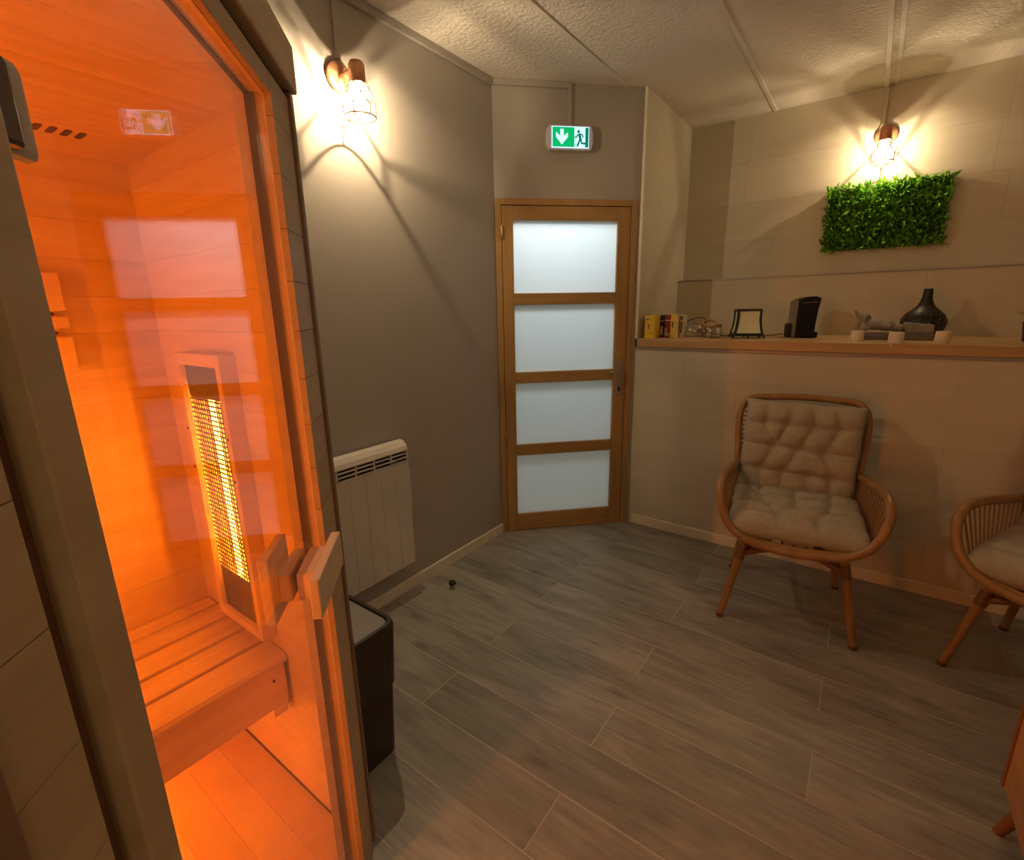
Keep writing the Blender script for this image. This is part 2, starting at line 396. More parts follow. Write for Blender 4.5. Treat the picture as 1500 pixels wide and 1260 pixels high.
# ceiling panels with cover strips over their joints
ce = struct('ceiling', MB().box(XL-.1, XR+.1, YK-.1, YN+.1, H+.012, H+.1), 'batten', 'off-white stucco panel ceiling with narrow cover strips', 'ceiling')
seams = [-1.286+.6155*k for k in range(0, 5)]
xs = [XL-.1]+seams+[XR+.1]
for i in range(len(xs)-1):
    part(ce, 'panel', MB().box(xs[i]+.001, xs[i+1]-.001, YK-.1, YN+.1, H, H+.013), 'ceiling')
for x in seams:
    part(ce, 'cover_strip', MB().box(x-.011, x+.011, YK, YN if x > XN else x+CD-.01, H-.007, H+.001), 'batten', bevel=.002)

struct('baseboard_left', MB().box(XL, XL+.014, .66, LEFT_END-.005, 0, .065), 'cream', 'cream skirting along the grey wall', 'skirting', bevel=.004)
struct('baseboard_right', MB().box(-CD+YR+.025, XR, YR-.014, YR, 0, .065), 'cream', 'cream skirting under the beige tiled half wall', 'skirting', bevel=.004)

# corridor behind the door: it widens away from the door between the niche wall and the grey wall
CP = [dl(.0, .10, 0)[:2], dl(SW, .10, 0)[:2], (-1.305, 4.55), (-2.10, 4.75), (-3.35, 3.60), (-3.20, 2.44)]
cr = MB()
for i in range(1, 6):
    p, q = Vector(CP[i]), Vector(CP[(i+1) % 6]); nrm = Vector((q.y-p.y, p.x-q.x)).normalized()*.05
    a_, b_ = p, q
    if nrm.dot((p+q)/2-Vector((-2.1, 3.4))) < 0: nrm = -nrm
    cr.prism([tuple(a_), tuple(b_), tuple(b_+nrm), tuple(a_+nrm)], 0, 2.6)
cr.prism(CP, 2.6, 2.66)
struct('wall_corridor', cr, 'corridor', 'white corridor walls seen blurred through the frosted door', 'wall')
struct('floor_corridor', MB().prism([dl(0, 0, 0)[:2], dl(SW, 0, 0)[:2]]+CP[1:], -.1, -.012), 'corridor_floor', 'pale corridor floor behind the door', 'floor')

# ------------------------------------------------------------------ glazed door
dr = bpy.data.objects.new('door_1', None); COL.objects.link(dr); dr.location = (DO[0], DO[1], 0); dr.rotation_euler = (0, 0, PI/4)
dr['kind'] = 'structure'; dr['label'] = 'oak door with four frosted glass panes under the exit sign'; dr['category'] = 'door'
fr = MB().box(.0006, .036, -.008, .1, 0, 2.07).box(.826, .8615, -.008, .1, 0, 2.07).box(.036, .826, -.008, .1, 2.036, 2.07)
part(dr, 'door_frame', fr, 'oak', bevel=.003)
Y0, Y1 = -.002, .038
for a, b in ((.039, .106), (.744, .823)): part(dr, 'stile', MB().box(a, b, Y0, Y1, .002, 2.033), 'oak', bevel=.002)
for a, b in ((1.956, 2.033), (1.478, 1.545), (1.0, 1.069), (.528, .60), (.002, .117)):
    part(dr, 'rail', MB().box(.1065, .7435, Y0+.0005, Y1, a, b), 'oak_h', bevel=.003)
for a, b in ((1.545, 1.956), (1.069, 1.478), (.60, 1.0), (.117, .528)):
    part(dr, 'pane', MB().box(.102, .748, .016, .020, a-.004, b+.004), 'frost')
hd = part(dr, 'handle', MB().box(.762, .800, Y0-.008, Y0, .895, 1.115), 'steel', label='steel lever handle on a long plate', bevel=.003)
part(hd, 'lever', MB().tube(smooth_path([(.781, -.008, 1.055), (.781, -.045, 1.055), (.765, -.055, 1.055), (.70, -.055, 1.052)], 4), .009, 8), 'steel', smooth=True)
part(hd, 'keyhole', MB().box(.774, .788, Y0-.0095, Y0-.007, .925, .955), 'matte_black')
for z in (1.855, .62):
    part(dr, 'hinge', MB().lathe([(.006, 0), (.0075, .004), (.0075, .066), (.006, .07)], (.036, -.012, z), 10), 'brass', smooth=True, label='small brass barrel hinge')

part(dr, 'threshold', MB().box(.036, .826, .012, .1, -.002, .0018), 'trim_grey')  # added strip, stops corridor light leaking under the leaf
# ------------------------------------------------------------------ emergency exit sign (local x along the door wall, -y to the room)
ex = thing('exit_sign', 'lit green and white emergency exit sign above the door', 'exit sign', dl(.432, 0, 2.318), PI/4)
def rrect(w, h, r, n=5, cx=0, cz=0):
    out = []
    for sx, sz, a0 in ((1, 1, 0), (-1, 1, 90), (-1, -1, 180), (1, -1, 270)):
        for i in range(n+1):
            a = math.radians(a0+90*i/n); out.append((cx+sx*(w/2-r)+r*math.cos(a), cz+sz*(h/2-r)+r*math.sin(a)))
    return out
XZ = lambda p, q, a: (p, a, q)
bulge = [(-.118, 0), (.118, 0), (.128, .012), (.134, .04), (.135, .063), (.134, .086), (.128, .114), (.118, .126), (-.118, .126), (-.128, .114), (-.134, .086), (-.135, .063), (-.134, .04), (-.128, .012)]
part(ex, 'housing', MB().xprism(bulge, -.042, 0, XZ), 'sign_body', bevel=.006)
part(ex, 'light_panel', MB().box(-.1075, .1075, -.046, -.041, .0095, .1165), 'sign_white')
part(ex, 'green_field', MB().box(-.103, .022, -.048, -.045, .014, .112), 'sign_green', label='green field with white arrow')
part(ex, 'arrow', MB().xprism([(-.060, .102), (-.040, .102), (-.040, .068), (-.016, .086), (-.016, .062), (-.050, .024), (-.084, .062), (-.084, .086), (-.060, .068)], -.0495, -.0475, XZ), 'sign_white', label='white arrow pointing down')
part(ex, 'doorway_bar', MB().box(.086, .103, -.048, -.045, .014, .112), 'sign_dark')
rm = MB().ball((.046, -.0475, .092), .0080, 10, 6, (1, .2, 1))
for pl, r in (([(.050, .082), (.054, .066), (.058, .054)], .0055), ([(.048, .079), (.040, .074), (.034, .064), (.024, .063)], .0026), ([(.053, .081), (.066, .078), (.074, .064)], .0026),
              ([(.057, .055), (.050, .042), (.044, .028), (.038, .018)], .0036), ([(.059, .055), (.062, .044), (.064, .034), (.082, .033), (.085, .029)], .0036)):
    rm.tube([(x, -.0475, z) for x, z in pl], r*1.35, 6)
rm.map(lambda x, y, z: (x, -.0470+(y+.0475)*.2, z))
part(ex, 'running_figure', rm, 'sign_dark', label='dark green running figure')

# ------------------------------------------------------------------ cable trunking
t1 = thing('cable_trunking', 'grey cable duct along the ceiling edge to the exit sign', 'cable duct', (XL, 1.6, 2.63))
part(t1, 'wall_run', MB().box(XL, XL+.018, .7, LEFT_END, 2.632, 2.6645), 'grey_paint', world=True, bevel=.003)
mb = MB(); dbox(mb, .006, .447, -.018, 0, 2.634, 2.6645); part(t1, 'door_wall_run', mb, 'grey_paint', world=True, bevel=.003)
mb = MB(); dbox(mb, .425, .447, -.016, 0, 2.444, 2.634); part(t1, 'drop', mb, 'grey_paint', world=True, bevel=.003)
t2 = thing('cable_trunking', 'short grey cable duct dropping to the lamp on the grey wall', 'cable duct', (XL, 1.375, 2.40))
part(t2, 'duct', MB().box(XL, XL+.014, 1.366, 1.386, 2.415, 2.632), 'grey_paint', world=True, bevel=.003)
t3 = thing('cable_trunking', 'white cable duct across the ceiling down to the lamp over the green panel', 'cable duct', (-.098, YN, 2.4))
part(t3, 'ceiling_run', MB().box(-.112, -.088, YK+.1, YN, H-.018, H), 'batten', world=True, bevel=.003)
part(t3, 'drop', MB().box(-.106, -.084, YN-.016, YN, 2.43, H-.018), 'tile_wall', world=True, bevel=.003)

# ------------------------------------------------------------------ caged wall lamps: local +x points away from the wall, origin on the wall at the bulb's height
def make_lamp(label, loc, rz, glow):
    t = thing('wall_lamp', label, 'wall lamp', loc, rz, 'caged copper wall lamps')
    part(t, 'base_plate', MB().lathe([(.052, 0), (.056, .006), (.054, .016), (.042, .022)], (0, 0, .085), 28, 'x'), 'copper', smooth=True)
    part(t, 'arm', MB().tube(smooth_path([(.018, 0, .085), (.06, 0, .085), (.10, 0, .088)], 4), .011, 10), 'copper', smooth=True)
    part(t, 'socket_cap', MB().lathe([(.012, .112), (.024, .110), (.030, .100), (.032, .040), (.028, .036)], (.12, 0, 0), 24), 'copper', smooth=True)
    bl = part(t, 'bulb', MB().lathe([(.012, .038), (.015, .030), (.024, .016), (.028, 0), (.024, -.015), (.014, -.024), (.004, -.027)], (.12, 0, 0), 16), 'envelope', smooth=True)
    part(bl, 'filament', MB().ball((.12, 0, 0), .0055, 10, 6), glow, smooth=True, label='glowing filament')
    c = MB(); n = 6; c0 = Vector((.12, 0, 0))
    ring = lambda r, z, k0=24: [(c0.x+r*math.cos(2*PI*k/k0), r*math.sin(2*PI*k/k0), z) for k in range(k0)]
    c.tube(ring(.034, .036), .0024, 6, True); c.tube(ring(.060, -.078), .0024, 6, True)
    pt = lambda a, r, z: (c0.x+r*math.cos(a), r*math.sin(a), z)
    for k in range(n):
        a = 2*PI*k/n; h = PI/n
        c.tube([pt(a, .034, .036), pt(a-h, .058, -.010), pt(a-2*h, .060, -.078)][:2]+[pt(a, .062, -.045)], .0021, 5)
        c.tube([pt(a, .034, .036), pt(a+h, .058, -.010), pt(a, .062, -.045)], .0021, 5)
        c.tube([pt(a, .062, -.045), pt(a, .060, -.078)], .0021, 5)
    part(t, 'cage', c, 'wire', smooth=True)
    return t
make_lamp('copper wall lamp with wire cage on the grey wall near the sauna', (XL, 1.372, 2.265), 0, 'bulb_l')
make_lamp('copper wall lamp with wire cage above the green leaf panel', (-.070, YN, 2.312), -PI/2, 'bulb_r')

# added fill lamp behind the camera, lifts the room's base light
gm = thing('fill_lamp', 'added round opal fill light behind the camera, out of view', 'fill lamp', (1.42, -.74, 2.40))
part(gm, 'fill_lamp_globe', MB().ball((0, 0, 0), .13, 24, 14), 'fill_globe', smooth=True)
part(gm, 'fill_lamp_rose', MB().lathe([(.02, .125), (.02, .24), (.06, .245), (.06, H-2.40)], (0, 0, 0), 20), 'white', smooth=True)

# ------------------------------------------------------------------ sauna cabin
SX, SY = -.958, .601
def fp(t, d, z): return (SX+R2*t+R2*d, SY-R2*t+R2*d, z)        # t along the glazed front, d outwards
def fbox(mb, t0, t1, d0, d1, z0, z1):
    return mb.hexa([fp(t0, d0, z0), fp(t1, d0, z0), fp(t1, d1, z0), fp(t0, d1, z0), fp(t0, d0, z1), fp(t1, d0, z1), fp(t1, d1, z1), fp(t0, d1, z1)])
FW = .86
SE = (SX+R2*FW, SY-R2*FW)      # front left corner (-.35,-.007)
XI, YI, ZI, ZC = -1.64, .54, .09, 1.835
YK_S = -.88
sa = thing('sauna_cabin', 'pale wood corner sauna cabin glowing orange behind a glass door', 'sauna', (-1.2, -.1, 0))
SP = lambda par, name, mb, mat, **k: part(par, name, mb, mat, world=True, **k)
# walls: outer skins carry the inner planks
zk = [.952+.0915*k for k in range(-11, 12)]
def zrows(z0, z1):
    zz = [z0]+[z for z in zk if z0+.02 < z < z1-.02]+[z1]; return list(zip(zz[:-1], zz[1:]))
wb = SP(sa, 'back_wall', MB().box(-1.715, XI-.012, YK_S, SY, 0, 1.90), 'spruce')
for a, b in zrows(ZI, ZC): SP(wb, 'plank', MB().box(XI-.012, XI, YK_S+.06, YI, a+.0003, b-.0003), 'spruce')
wh = SP(sa, 'side_wall', MB().prism([(-1.715, SY), (-1.715, YI+.012), (SX+.03, YI+.012), (SX-.022, SY)], 0, 1.90), 'spruce')
for a, b in zrows(ZI, ZC): SP(wh, 'plank', MB().box(XI, SX-.01, YI, YI+.012, a+.0003, b-.0003), 'spruce')
wn = SP(sa, 'near_side_wall', MB().box(-1.715, SE[0], YK_S-.0, YK_S+.048, 0, 1.90), 'spruce')
for a, b in zrows(ZI, ZC): SP(wn, 'plank', MB().box(XI, SE[0]-.06, YK_S+.048, YK_S+.06, a+.0003, b-.0003), 'spruce')
wf = SP(sa, 'front_side_wall', MB().prism([(SE[0]-.06, YK_S+.048), (SE[0], YK_S+.048), (SE[0], SE[1]-.012), (SE[0]-.06, SE[1]-.03)], 0, 1.90), 'trim_and_shade_wood')  # shade on this side is put into its dark brown
# ceiling, floor, roof
ci = SP(sa, 'cabin_ceiling', MB().prism([(-1.715, YK_S), (SE[0]-.01, YK_S), (SE[0]-.01, SE[1]-.04), (SX-.04, SY-.01), (-1.715, SY-.005)], ZC+.014, 1.93), 'spruce')
x = XI
k = 0
def cut_front(P, m=.05):      # keep inside the glazed front
    return clip(P, 1, 1, SX+SY-m/R2)
for k in range(20):
    x0, x1 = XI+k*.092, XI+(k+1)*.092
    P = cut_front([(x0+.0003, YK_S+.06), (x1-.0003, YK_S+.06), (x1-.0003, YI), (x0+.0003, YI)])
    P = clip(P, 1, 0, SE[0]-.06) if P else P
    if len(P) > 2: SP(ci, 'plank', MB().prism(P, ZC, ZC+.013), 'spruce_x')
vt = MB()
for k in range(4): vt.xprism(rrect(.052, .013, .006, 3, -1.452, .330+.024*k), ZC-.001, ZC+.0005, lambda p, q, a: (p, q, a))
SP(ci, 'vent_slots', vt, 'groove', label='dark ventilation slots')
fo = SP(sa, 'cabin_floor', MB().prism([(-1.7, YK_S+.01), (SE[0]-.01, YK_S+.01), (SE[0]-.01, SE[1]-.03), (SX-.03, SY-.01), (-1.7, SY-.01)], .0, ZI-.012), 'spruce')
for k in range(16):
    y1 = YI-k*.0905; y0 = y1-.0905
    P = cut_front([(XI, y0+.0003), (SE[0]-.06, y0+.0003), (SE[0]-.06, y1-.0003), (XI, y1-.0003)], .045)
    if len(P) > 2: SP(fo, 'plank', MB().prism(P, ZI-.012, ZI), 'spruce')
SP(sa, 'floor_gap', MB().box(XI, SX+.02, YI-.004, YI, ZI, ZI+.004), 'groove')
# front: right post with short planks, header, left jamb
po = MB(); fbox(po, .0, .12, -.062, -.012, 0, 1.835); po = SP(sa, 'door_post', po, 'spruce')
zz = [1.235+.0905*k for k in range(-13, 7)]; zz = [0]+[z for z in zz if .03 < z]+[1.846]
for a, b in zip(zz[:-1], zz[1:]):
    if b-a > .01:
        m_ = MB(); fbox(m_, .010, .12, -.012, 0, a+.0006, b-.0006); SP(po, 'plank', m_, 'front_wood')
m_ = MB(); fbox(m_, -.011, .0095, -.03, .006, 0, 1.858); SP(sa, 'corner_trim', m_, 'trim_and_shade_wood', bevel=.002)
m_ = MB(); fbox(m_, .12, .735, -.062, -.012, 1.812, 1.86); hdr = SP(sa, 'header', m_, 'spruce')
m_ = MB(); fbox(m_, .1205, FW-.01, -.012, 0, 1.812, 1.846); SP(hdr, 'header_board', m_, 'front_wood', bevel=.002)
m_ = MB(); fbox(m_, .0, FW, -.03, -.008, 1.846, 1.866); SP(sa, 'shadow_gap', m_, 'groove')
m_ = MB(); fbox(m_, -.018, FW+.018, -.06, .014, 1.860, 1.944); SP(sa, 'fascia', m_, 'front_wood', bevel=.004)
m_ = MB(); fbox(m_, .735, .768, -.062, .006, 0, 1.846); ja = SP(sa, 'hinge_jamb', m_, 'front_wood', bevel=.002)
m_ = MB(); fbox(m_, .768, FW-.008, -.062, -.014, 0, 1.846); SP(ja, 'backing', m_, 'trim_and_shade_wood')
zz = [1.170+.0865*k for k in range(-14, 8)]; zz = [0]+[z for z in zz if z > .03 and z < 1.82]+[1.846]
for a, b in zip(zz[:-1], zz[1:]):
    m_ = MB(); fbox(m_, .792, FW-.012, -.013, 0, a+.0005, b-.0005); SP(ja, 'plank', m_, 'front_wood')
m_ = MB(); fbox(m_, FW-.011, FW+.008, -.03, .006, 0, 1.858); SP(sa, 'corner_trim', m_, 'trim_and_shade_wood', bevel=.002)
m_ = MB(); fbox(m_, .12, .735, -.062, -.002, 0, .055); SP(sa, 'threshold', m_, 'spruce', bevel=.002)
# glass door
m_ = MB(); fbox(m_, .124, .731, -.022, -.014, .062, 1.806); gd = SP(sa, 'glass_door', m_, 'door_glass')
m_ = MB(); fbox(m_, .1202, .1235, -.043, -.0265, .06, 1.8115); fbox(m_, .1235, .731, -.043, -.036, 1.8085, 1.8115); SP(gd, 'door_seal', m_, 'seal')
def handle_bar(name, t0, t1, d0, d1, z0, z1):
    m_ = MB(); fbox(m_, t0, t1, d0, d1, z0, z1); return SP(gd, name, m_, 'spruce', bevel=.003)
handle_bar('outer_handle', .155, .345, .022, .040, .945, 1.018)
handle_bar('outer_handle_block', .185, .290, -.013, .022, .950, 1.003)
handle_bar('inner_handle_block', .185, .290, -.044, -.023, .950, 1.003)
handle_bar('inner_handle', .215, .320, -.062, -.044, .925, 1.050)
m_ = MB(); fbox(m_, .719, .744, -.010, .005, 1.550, 1.602); hg = SP(gd, 'hinge', m_, 'bronze', bevel=.004, label='dark bronze door hinge')
m_ = MB(); fbox(m_, .700, .7355, -.0125, .000, 1.546, 1.606); SP(gd, 'hinge_cover', m_, 'beige', bevel=.008, label='beige hinge cover on the glass')
# bench
be = SP(sa, 'bench', MB().box(-1.18, -1.166, YK_S+.06, YI-.01, .413, .54), 'spruce_x', bevel=.006)
for a, b in ((-1.636, -1.576), (-1.563, -1.480), (-1.466, -1.376), (-1.362, -1.275)):
    SP(be, 'slat', MB().box(a, b, YK_S+.062, YI-.002, .538, .56), 'spruce_x', bevel=.004)
pr = [(-1.261, .538), (-1.261, .56), (-1.185, .56), (-1.172, .556), (-1.165, .548), (-1.163, .538)]
SP(be, 'slat', MB().xprism(pr, YK_S+.062, YI-.002, lambda p, q, a: (p, a, q)), 'spruce_x', bevel=.002)
SP(be, 'bearer', MB().box(-1.63, -1.18, YI-.04, YI-.012, .47, .538).box(-1.63, -1.18, -.2, -.16, .47, .538), 'spruce')
SP(be, 'leg', MB().box(-1.216, -1.182, YI-.05, YI-.012, .375, .47), 'spruce')
SP(be, 'screw', MB().lathe([(.004, 0), (.004, .002)], (-1.166, YI-.045, .50), 8, 'x'), 'groove')
SP(be, 'light_block_board', MB().box(-1.636, -1.19, YK_S+.06, YI-.045, .518, .530), 'spruce_x')  # added board, blocks the calf heater's light so the slat gaps stay dark
# backrest
br = SP(sa, 'backrest', MB().box(-1.634, -1.622, .285, .325, 1.33, 1.55), 'spruce')
for z0, z1 in ((1.466, 1.556), (1.424, 1.453), (1.320, 1.404)):
    SP(br, 'board', MB().box(-1.622, -1.608, -.25, .345, z0, z1), 'spruce', bevel=.003)
for z in (1.459, 1.413): SP(br, 'screw', MB().lathe([(.004, 0), (.004, .003)], (-1.622, .318, z), 8, 'x'), 'groove')

def heater(name, fn, length, label, seen=True):
    """fn(a across, d out of the wall, z along) -> world point; 0.25 m wide"""
    def bx(mb, a0, a1, d0, d1, z0, z1): return mb.hexa([fn(a0, d0, z0), fn(a1, d0, z0), fn(a1, d1, z0), fn(a0, d1, z0), fn(a0, d0, z1), fn(a1, d0, z1), fn(a1, d1, z1), fn(a0, d1, z1)])
    fr_ = MB(); bx(fr_, -.12, -.098, 0, .04, 0, length); bx(fr_, .098, .12, 0, .04, 0, length); bx(fr_, -.098, .098, 0, .04, length-.03, length); bx(fr_, -.098, .098, 0, .04, 0, .024)
    h = SP(sa, name, fr_, 'spruce', label=label, bevel=.002)
    z0, z1 = .15, length-.115
    m1 = MB(); bx(m1, -.098, .098, .005, .026, .024, z0); SP(h, 'lower_plate', m1, 'heater_plate')
    m2 = MB(); bx(m2, -.098, .098, .005, .026, z1, length-.03); SP(h, 'upper_plate', m2, 'heater_plate')
    rf = MB(); n = 10
    prof = [(-.096+.192*i/n, .004+.018*abs(2*i/n-1)**2) for i in range(n+1)]
    rf.xprism(prof+[(.096, .001), (-.096, .001)], z0, z1, lambda p, q, a: fn(p, q, a)); SP(h, 'reflector', rf, 'reflector')
    tb = MB().tube([fn(0, .017, z0), fn(0, .017, (z0+z1)/2), fn(0, .017, z1)], .0065, 10); SP(h, 'quartz_tube', tb, 'tube', label='glowing heater tube')
    if seen:
        gr = MB(); z = z0
        while z < z1:
            bx(gr, -.096, .096, .0275, .0285, z, z+.0052); z += .0125
        a = -.096
        while a < .097:
            bx(gr, a-.0024, a+.0024, .0287, .0294, z0, z1); a += .0125
        SP(h, 'grille', gr, 'heater_plate', kind='stuff')
        for za in (.45, length-.2):
            for s in (-1, 1):
                SP(h, 'screw', MB().tube([fn(s*.109, .039, za), fn(s*.109, .0415, za)], .004, 8), 'groove')
    return h
heater('heater', lambda a, d, z: (-1.325-a*1.04, YI-d, .60+z), .758, 'upright infrared heater with glowing tube above the bench')
heater('near_heater', lambda a, d, z: (-1.0+a, YK_S+.06+d, .60+z), 1.05, 'upright infrared heater on the near side wall', False)
heater('calf_heater', lambda a, d, z: (XI+d, -.56+z, .27+a), .80, 'low infrared heater under the bench', False)

# ------------------------------------------------------------------ radiator
ra = thing('radiator', 'white electric panel radiator on the grey wall behind the sauna corner', 'radiator', (XL, 1.2, .18))
RA, RB = .915, 1.515
part(ra, 'back_case', MB().box(XL+.012, XL+.078, RA, RB, .205, .80), 'radiator_gap', world=True, bevel=.004)
n = 7; wdt = (RB-RA)/n
for k in range(n):
    part(ra, 'panel', MB().box(XL+.074, XL+.088, RA+k*wdt+.0006, RA+(k+1)*wdt-.0006, .20, .742), 'white', world=True, bevel=.002)
prof = [(.03, .80), (.02, .842), (.045, .848), (.068, .840), (.083, .822), (.089, .802), (.07, .800)]
part(ra, 'hood', MB().xprism(prof, RA, RB, lambda p, q, a: (XL+p, a, q)), 'white', world=True, bevel=.002)
sl = MB()
for z in (.744, .762, .781, .798): sl.box(XL+.078, XL+.089, RA, RB, z, z+.006)
m = int((RB-RA)/.085)
for k in range(m+1): sl.box(XL+.078, XL+.0885, RB-.002-k*.098-.007, RB-.002-k*.098, .744, .804)
part(ra, 'grille', sl, 'white', world=True, label='slotted outlet grille')
part(ra, 'grille_backing', MB().box(XL+.05, XL+.078, RA+.005, RB-.005, .742, .80), 'groove', world=True)
part(ra, 'control_box', MB().box(XL+.03, XL+.08, RB, RB+.012, .50, .70), 'white', world=True, bevel=.004)
part(ra, 'bracket', MB().box(XL, XL+.014, RA+.08, RA+.12, .3, .7).box(XL, XL+.014, RB-.12, RB-.08, .3, .7), 'steel', world=True)

# ------------------------------------------------------------------ bin
bi = thing('waste_bin', 'dark brown plastic waste bin with grey lid beside the sauna corner', 'bin', (-1.26, .75, 0))
def loft(mb, secs, n=5):
    rings = [[(x, y, z) for x, y in rrect(w_, d_, r_, n, 0, 0)] for w_, d_, r_, z in secs]
    N = len(rings[0]); base = []
    fs = []
    for rg in rings: base += rg
    for i in range(len(rings)-1):
        for k in range(N): fs.append((i*N+k, i*N+(k+1) % N, (i+1)*N+(k+1) % N, (i+1)*N+k))
    fs += [tuple(range(N-1, -1, -1)), tuple((len(rings)-1)*N+k for k in range(N))]
    return mb.add(base, fs)
part(bi, 'bin_body', loft(MB(), [(.262, .186, .03, 0), (.266, .190, .034, .01), (.288, .206, .036, .262), (.284, .202, .036, .266)]), 'bin', smooth=True)
part(bi, 'bin_hood', loft(MB(), [(.286, .204, .036, .266), (.298, .214, .036, .272), (.318, .230, .04, .45), (.322, .234, .042, .482), (.312, .224, .04, .497), (.290, .202, .034, .498), (.286, .198, .034, .488), (.1, .05, .02, .487)]), 'bin', smooth=True)
part(bi, 'lid', loft(MB(), [(.282, .194, .032, .486), (.282, .194, .032, .491), (.276, .188, .030, .493)]), 'bin_lid', label='flat grey swing lid')

# ------------------------------------------------------------------ ledge
tag(part(None, 'wooden_ledge', MB().box(-CD+YR+.015, XR, YR-.012, YB-.001, 1.207, ZL), 'ledge', bevel=.004), 'long wooden ledge on top of the beige tiled half wall', 'shelf')

# ------------------------------------------------------------------ rattan chairs (front towards local -y)
def chair_proto(label, loc, rz):
    c = thing('rattan_chair', label, 'chair', loc, rz, 'rattan armchairs by the half wall')
    mir = lambda pts: pts+[(-x, y, z) for x, y, z in reversed(pts) if abs(x) > 1e-6]
    arm = smooth_path(mir([(-.262, .235, .640), (-.285, .08, .655), (-.305, -.08, .672), (-.312, -.19, .672), (-.312, -.255, .640), (-.300, -.285, .575), (-.265, -.300, .500), (-.19, -.310, .445), (-.09, -.316, .425), (0, -.318, .420)]), 6)
    part(c, 'arm_pole', MB().tube(arm, .0185, 10), 'rattan', smooth=True)
    seatr = smooth_path([(-.255, .22, .43), (-.272, .0, .445), (-.265, -.20, .452), (-.20, -.285, .445), (0, -.298, .430), (.20, -.285, .445), (.265, -.20, .452), (.272, .0, .445), (.255, .22, .43), (0, .245, .42)], 5, True)
    part(c, 'seat_ring', MB().tube(seatr, .013, 8, True), 'rattan', smooth=True)
    hoop = [(-.245, .205, .40), (-.258, .222, .52), (-.272, .245, .68), (-.283, .275, .84), (-.278, .292, .915), (-.250, .303, .962), (-.20, .31, .980), (0, .318, .990)]
    hp = smooth_path(mir(hoop), 6)
    part(c, 'back_hoop', MB().tube(hp, .017, 10), 'rattan', smooth=True)
    def hx(z):
        for a, b in zip(hoop[:-1], hoop[1:]):
            if a[2] <= z <= b[2]:
                t = (z-a[2])/(b[2]-a[2]); return a[0]+(b[0]-a[0])*t, a[1]+(b[1]-a[1])*t
        return hoop[-3][:2]
    z = .47
    while z < .955:
        x_, y_ = hx(z)
        part(c, 'back_rod', MB().tube([(x_, y_, z), (0, y_+.03, z), (-x_, y_, z)], .0042, 5), 'rattan_dark'); z += .024
    for s in (-1, 1):
        for k in range(13):
            u = k/12; y_ = .19-.42*u
            xa = -.268-.045*u; za = .643+.027*u
            part(c, 'arm_rod', MB().tube([(s*-xa*-1*1.0 if False else s*abs(xa), y_, za), (s*(.262+.008*math.sin(u*PI)), y_*.92, .447)], .0042, 5), 'rattan_dark')
        for nm, tp, bt in (('leg', (.185, -.205, .425), (.268, -.258, 0)), ('leg', (.180, .185, .425), (.248, .256, 0))):
            T_, B_ = Vector((s*tp[0], tp[1], tp[2])), Vector((s*bt[0], bt[1], bt[2]))
            l_ = part(c, nm, MB().tube([T_, T_.lerp(B_, .3), T_.lerp(B_, .7), T_.lerp(B_, .965)], [.0185, .0185, .0165, .0145], 10), 'rattan', smooth=True)
            part(l_, 'foot', MB().tube([T_.lerp(B_, .962), B_], .0155, 10), 'foot')
            part(l_, 'binding', MB().tube([T_.lerp(B_, .14), T_.lerp(B_, .29)], .0215, 10), 'binding')
    for s in (-1, 1):
        part(c, 'brace', MB().tube(smooth_path([(s*-.199, -.214, .335), (s*-.12, -.13, .372), (0, 0, .382), (s*.12, .12, .372), (s*.193, .200, .335)], 5), .0135, 8), 'rattan', smooth=True)
    part(c, 'front_rail', MB().tube(smooth_path([(-.200, -.215, .325), (-.10, -.215, .368), (0, -.215, .376), (.10, -.215, .368), (.200, -.215, .325)], 5), .0135, 8), 'binding', smooth=True)
    for k in range(-5, 6):
        part(c, 'seat_rod', MB().tube([(k*.045, -.285, .437), (k*.045, .22, .425)], .005, 5), 'rattan_dark')
    return c
C1, C2 = ((-.187, 2.517, 0), math.radians(8.2)), ((.765, 2.500, 0), math.radians(-27))
ch1 = chair_proto('rattan armchair fully in view, near the door', *C1)
ch2 = copy_tree(ch1); ch2.location = C2[0]; ch2.rotation_euler = (0, 0, C2[1]); ch2['label'] = 'rattan armchair cut off by the right edge of the photo'

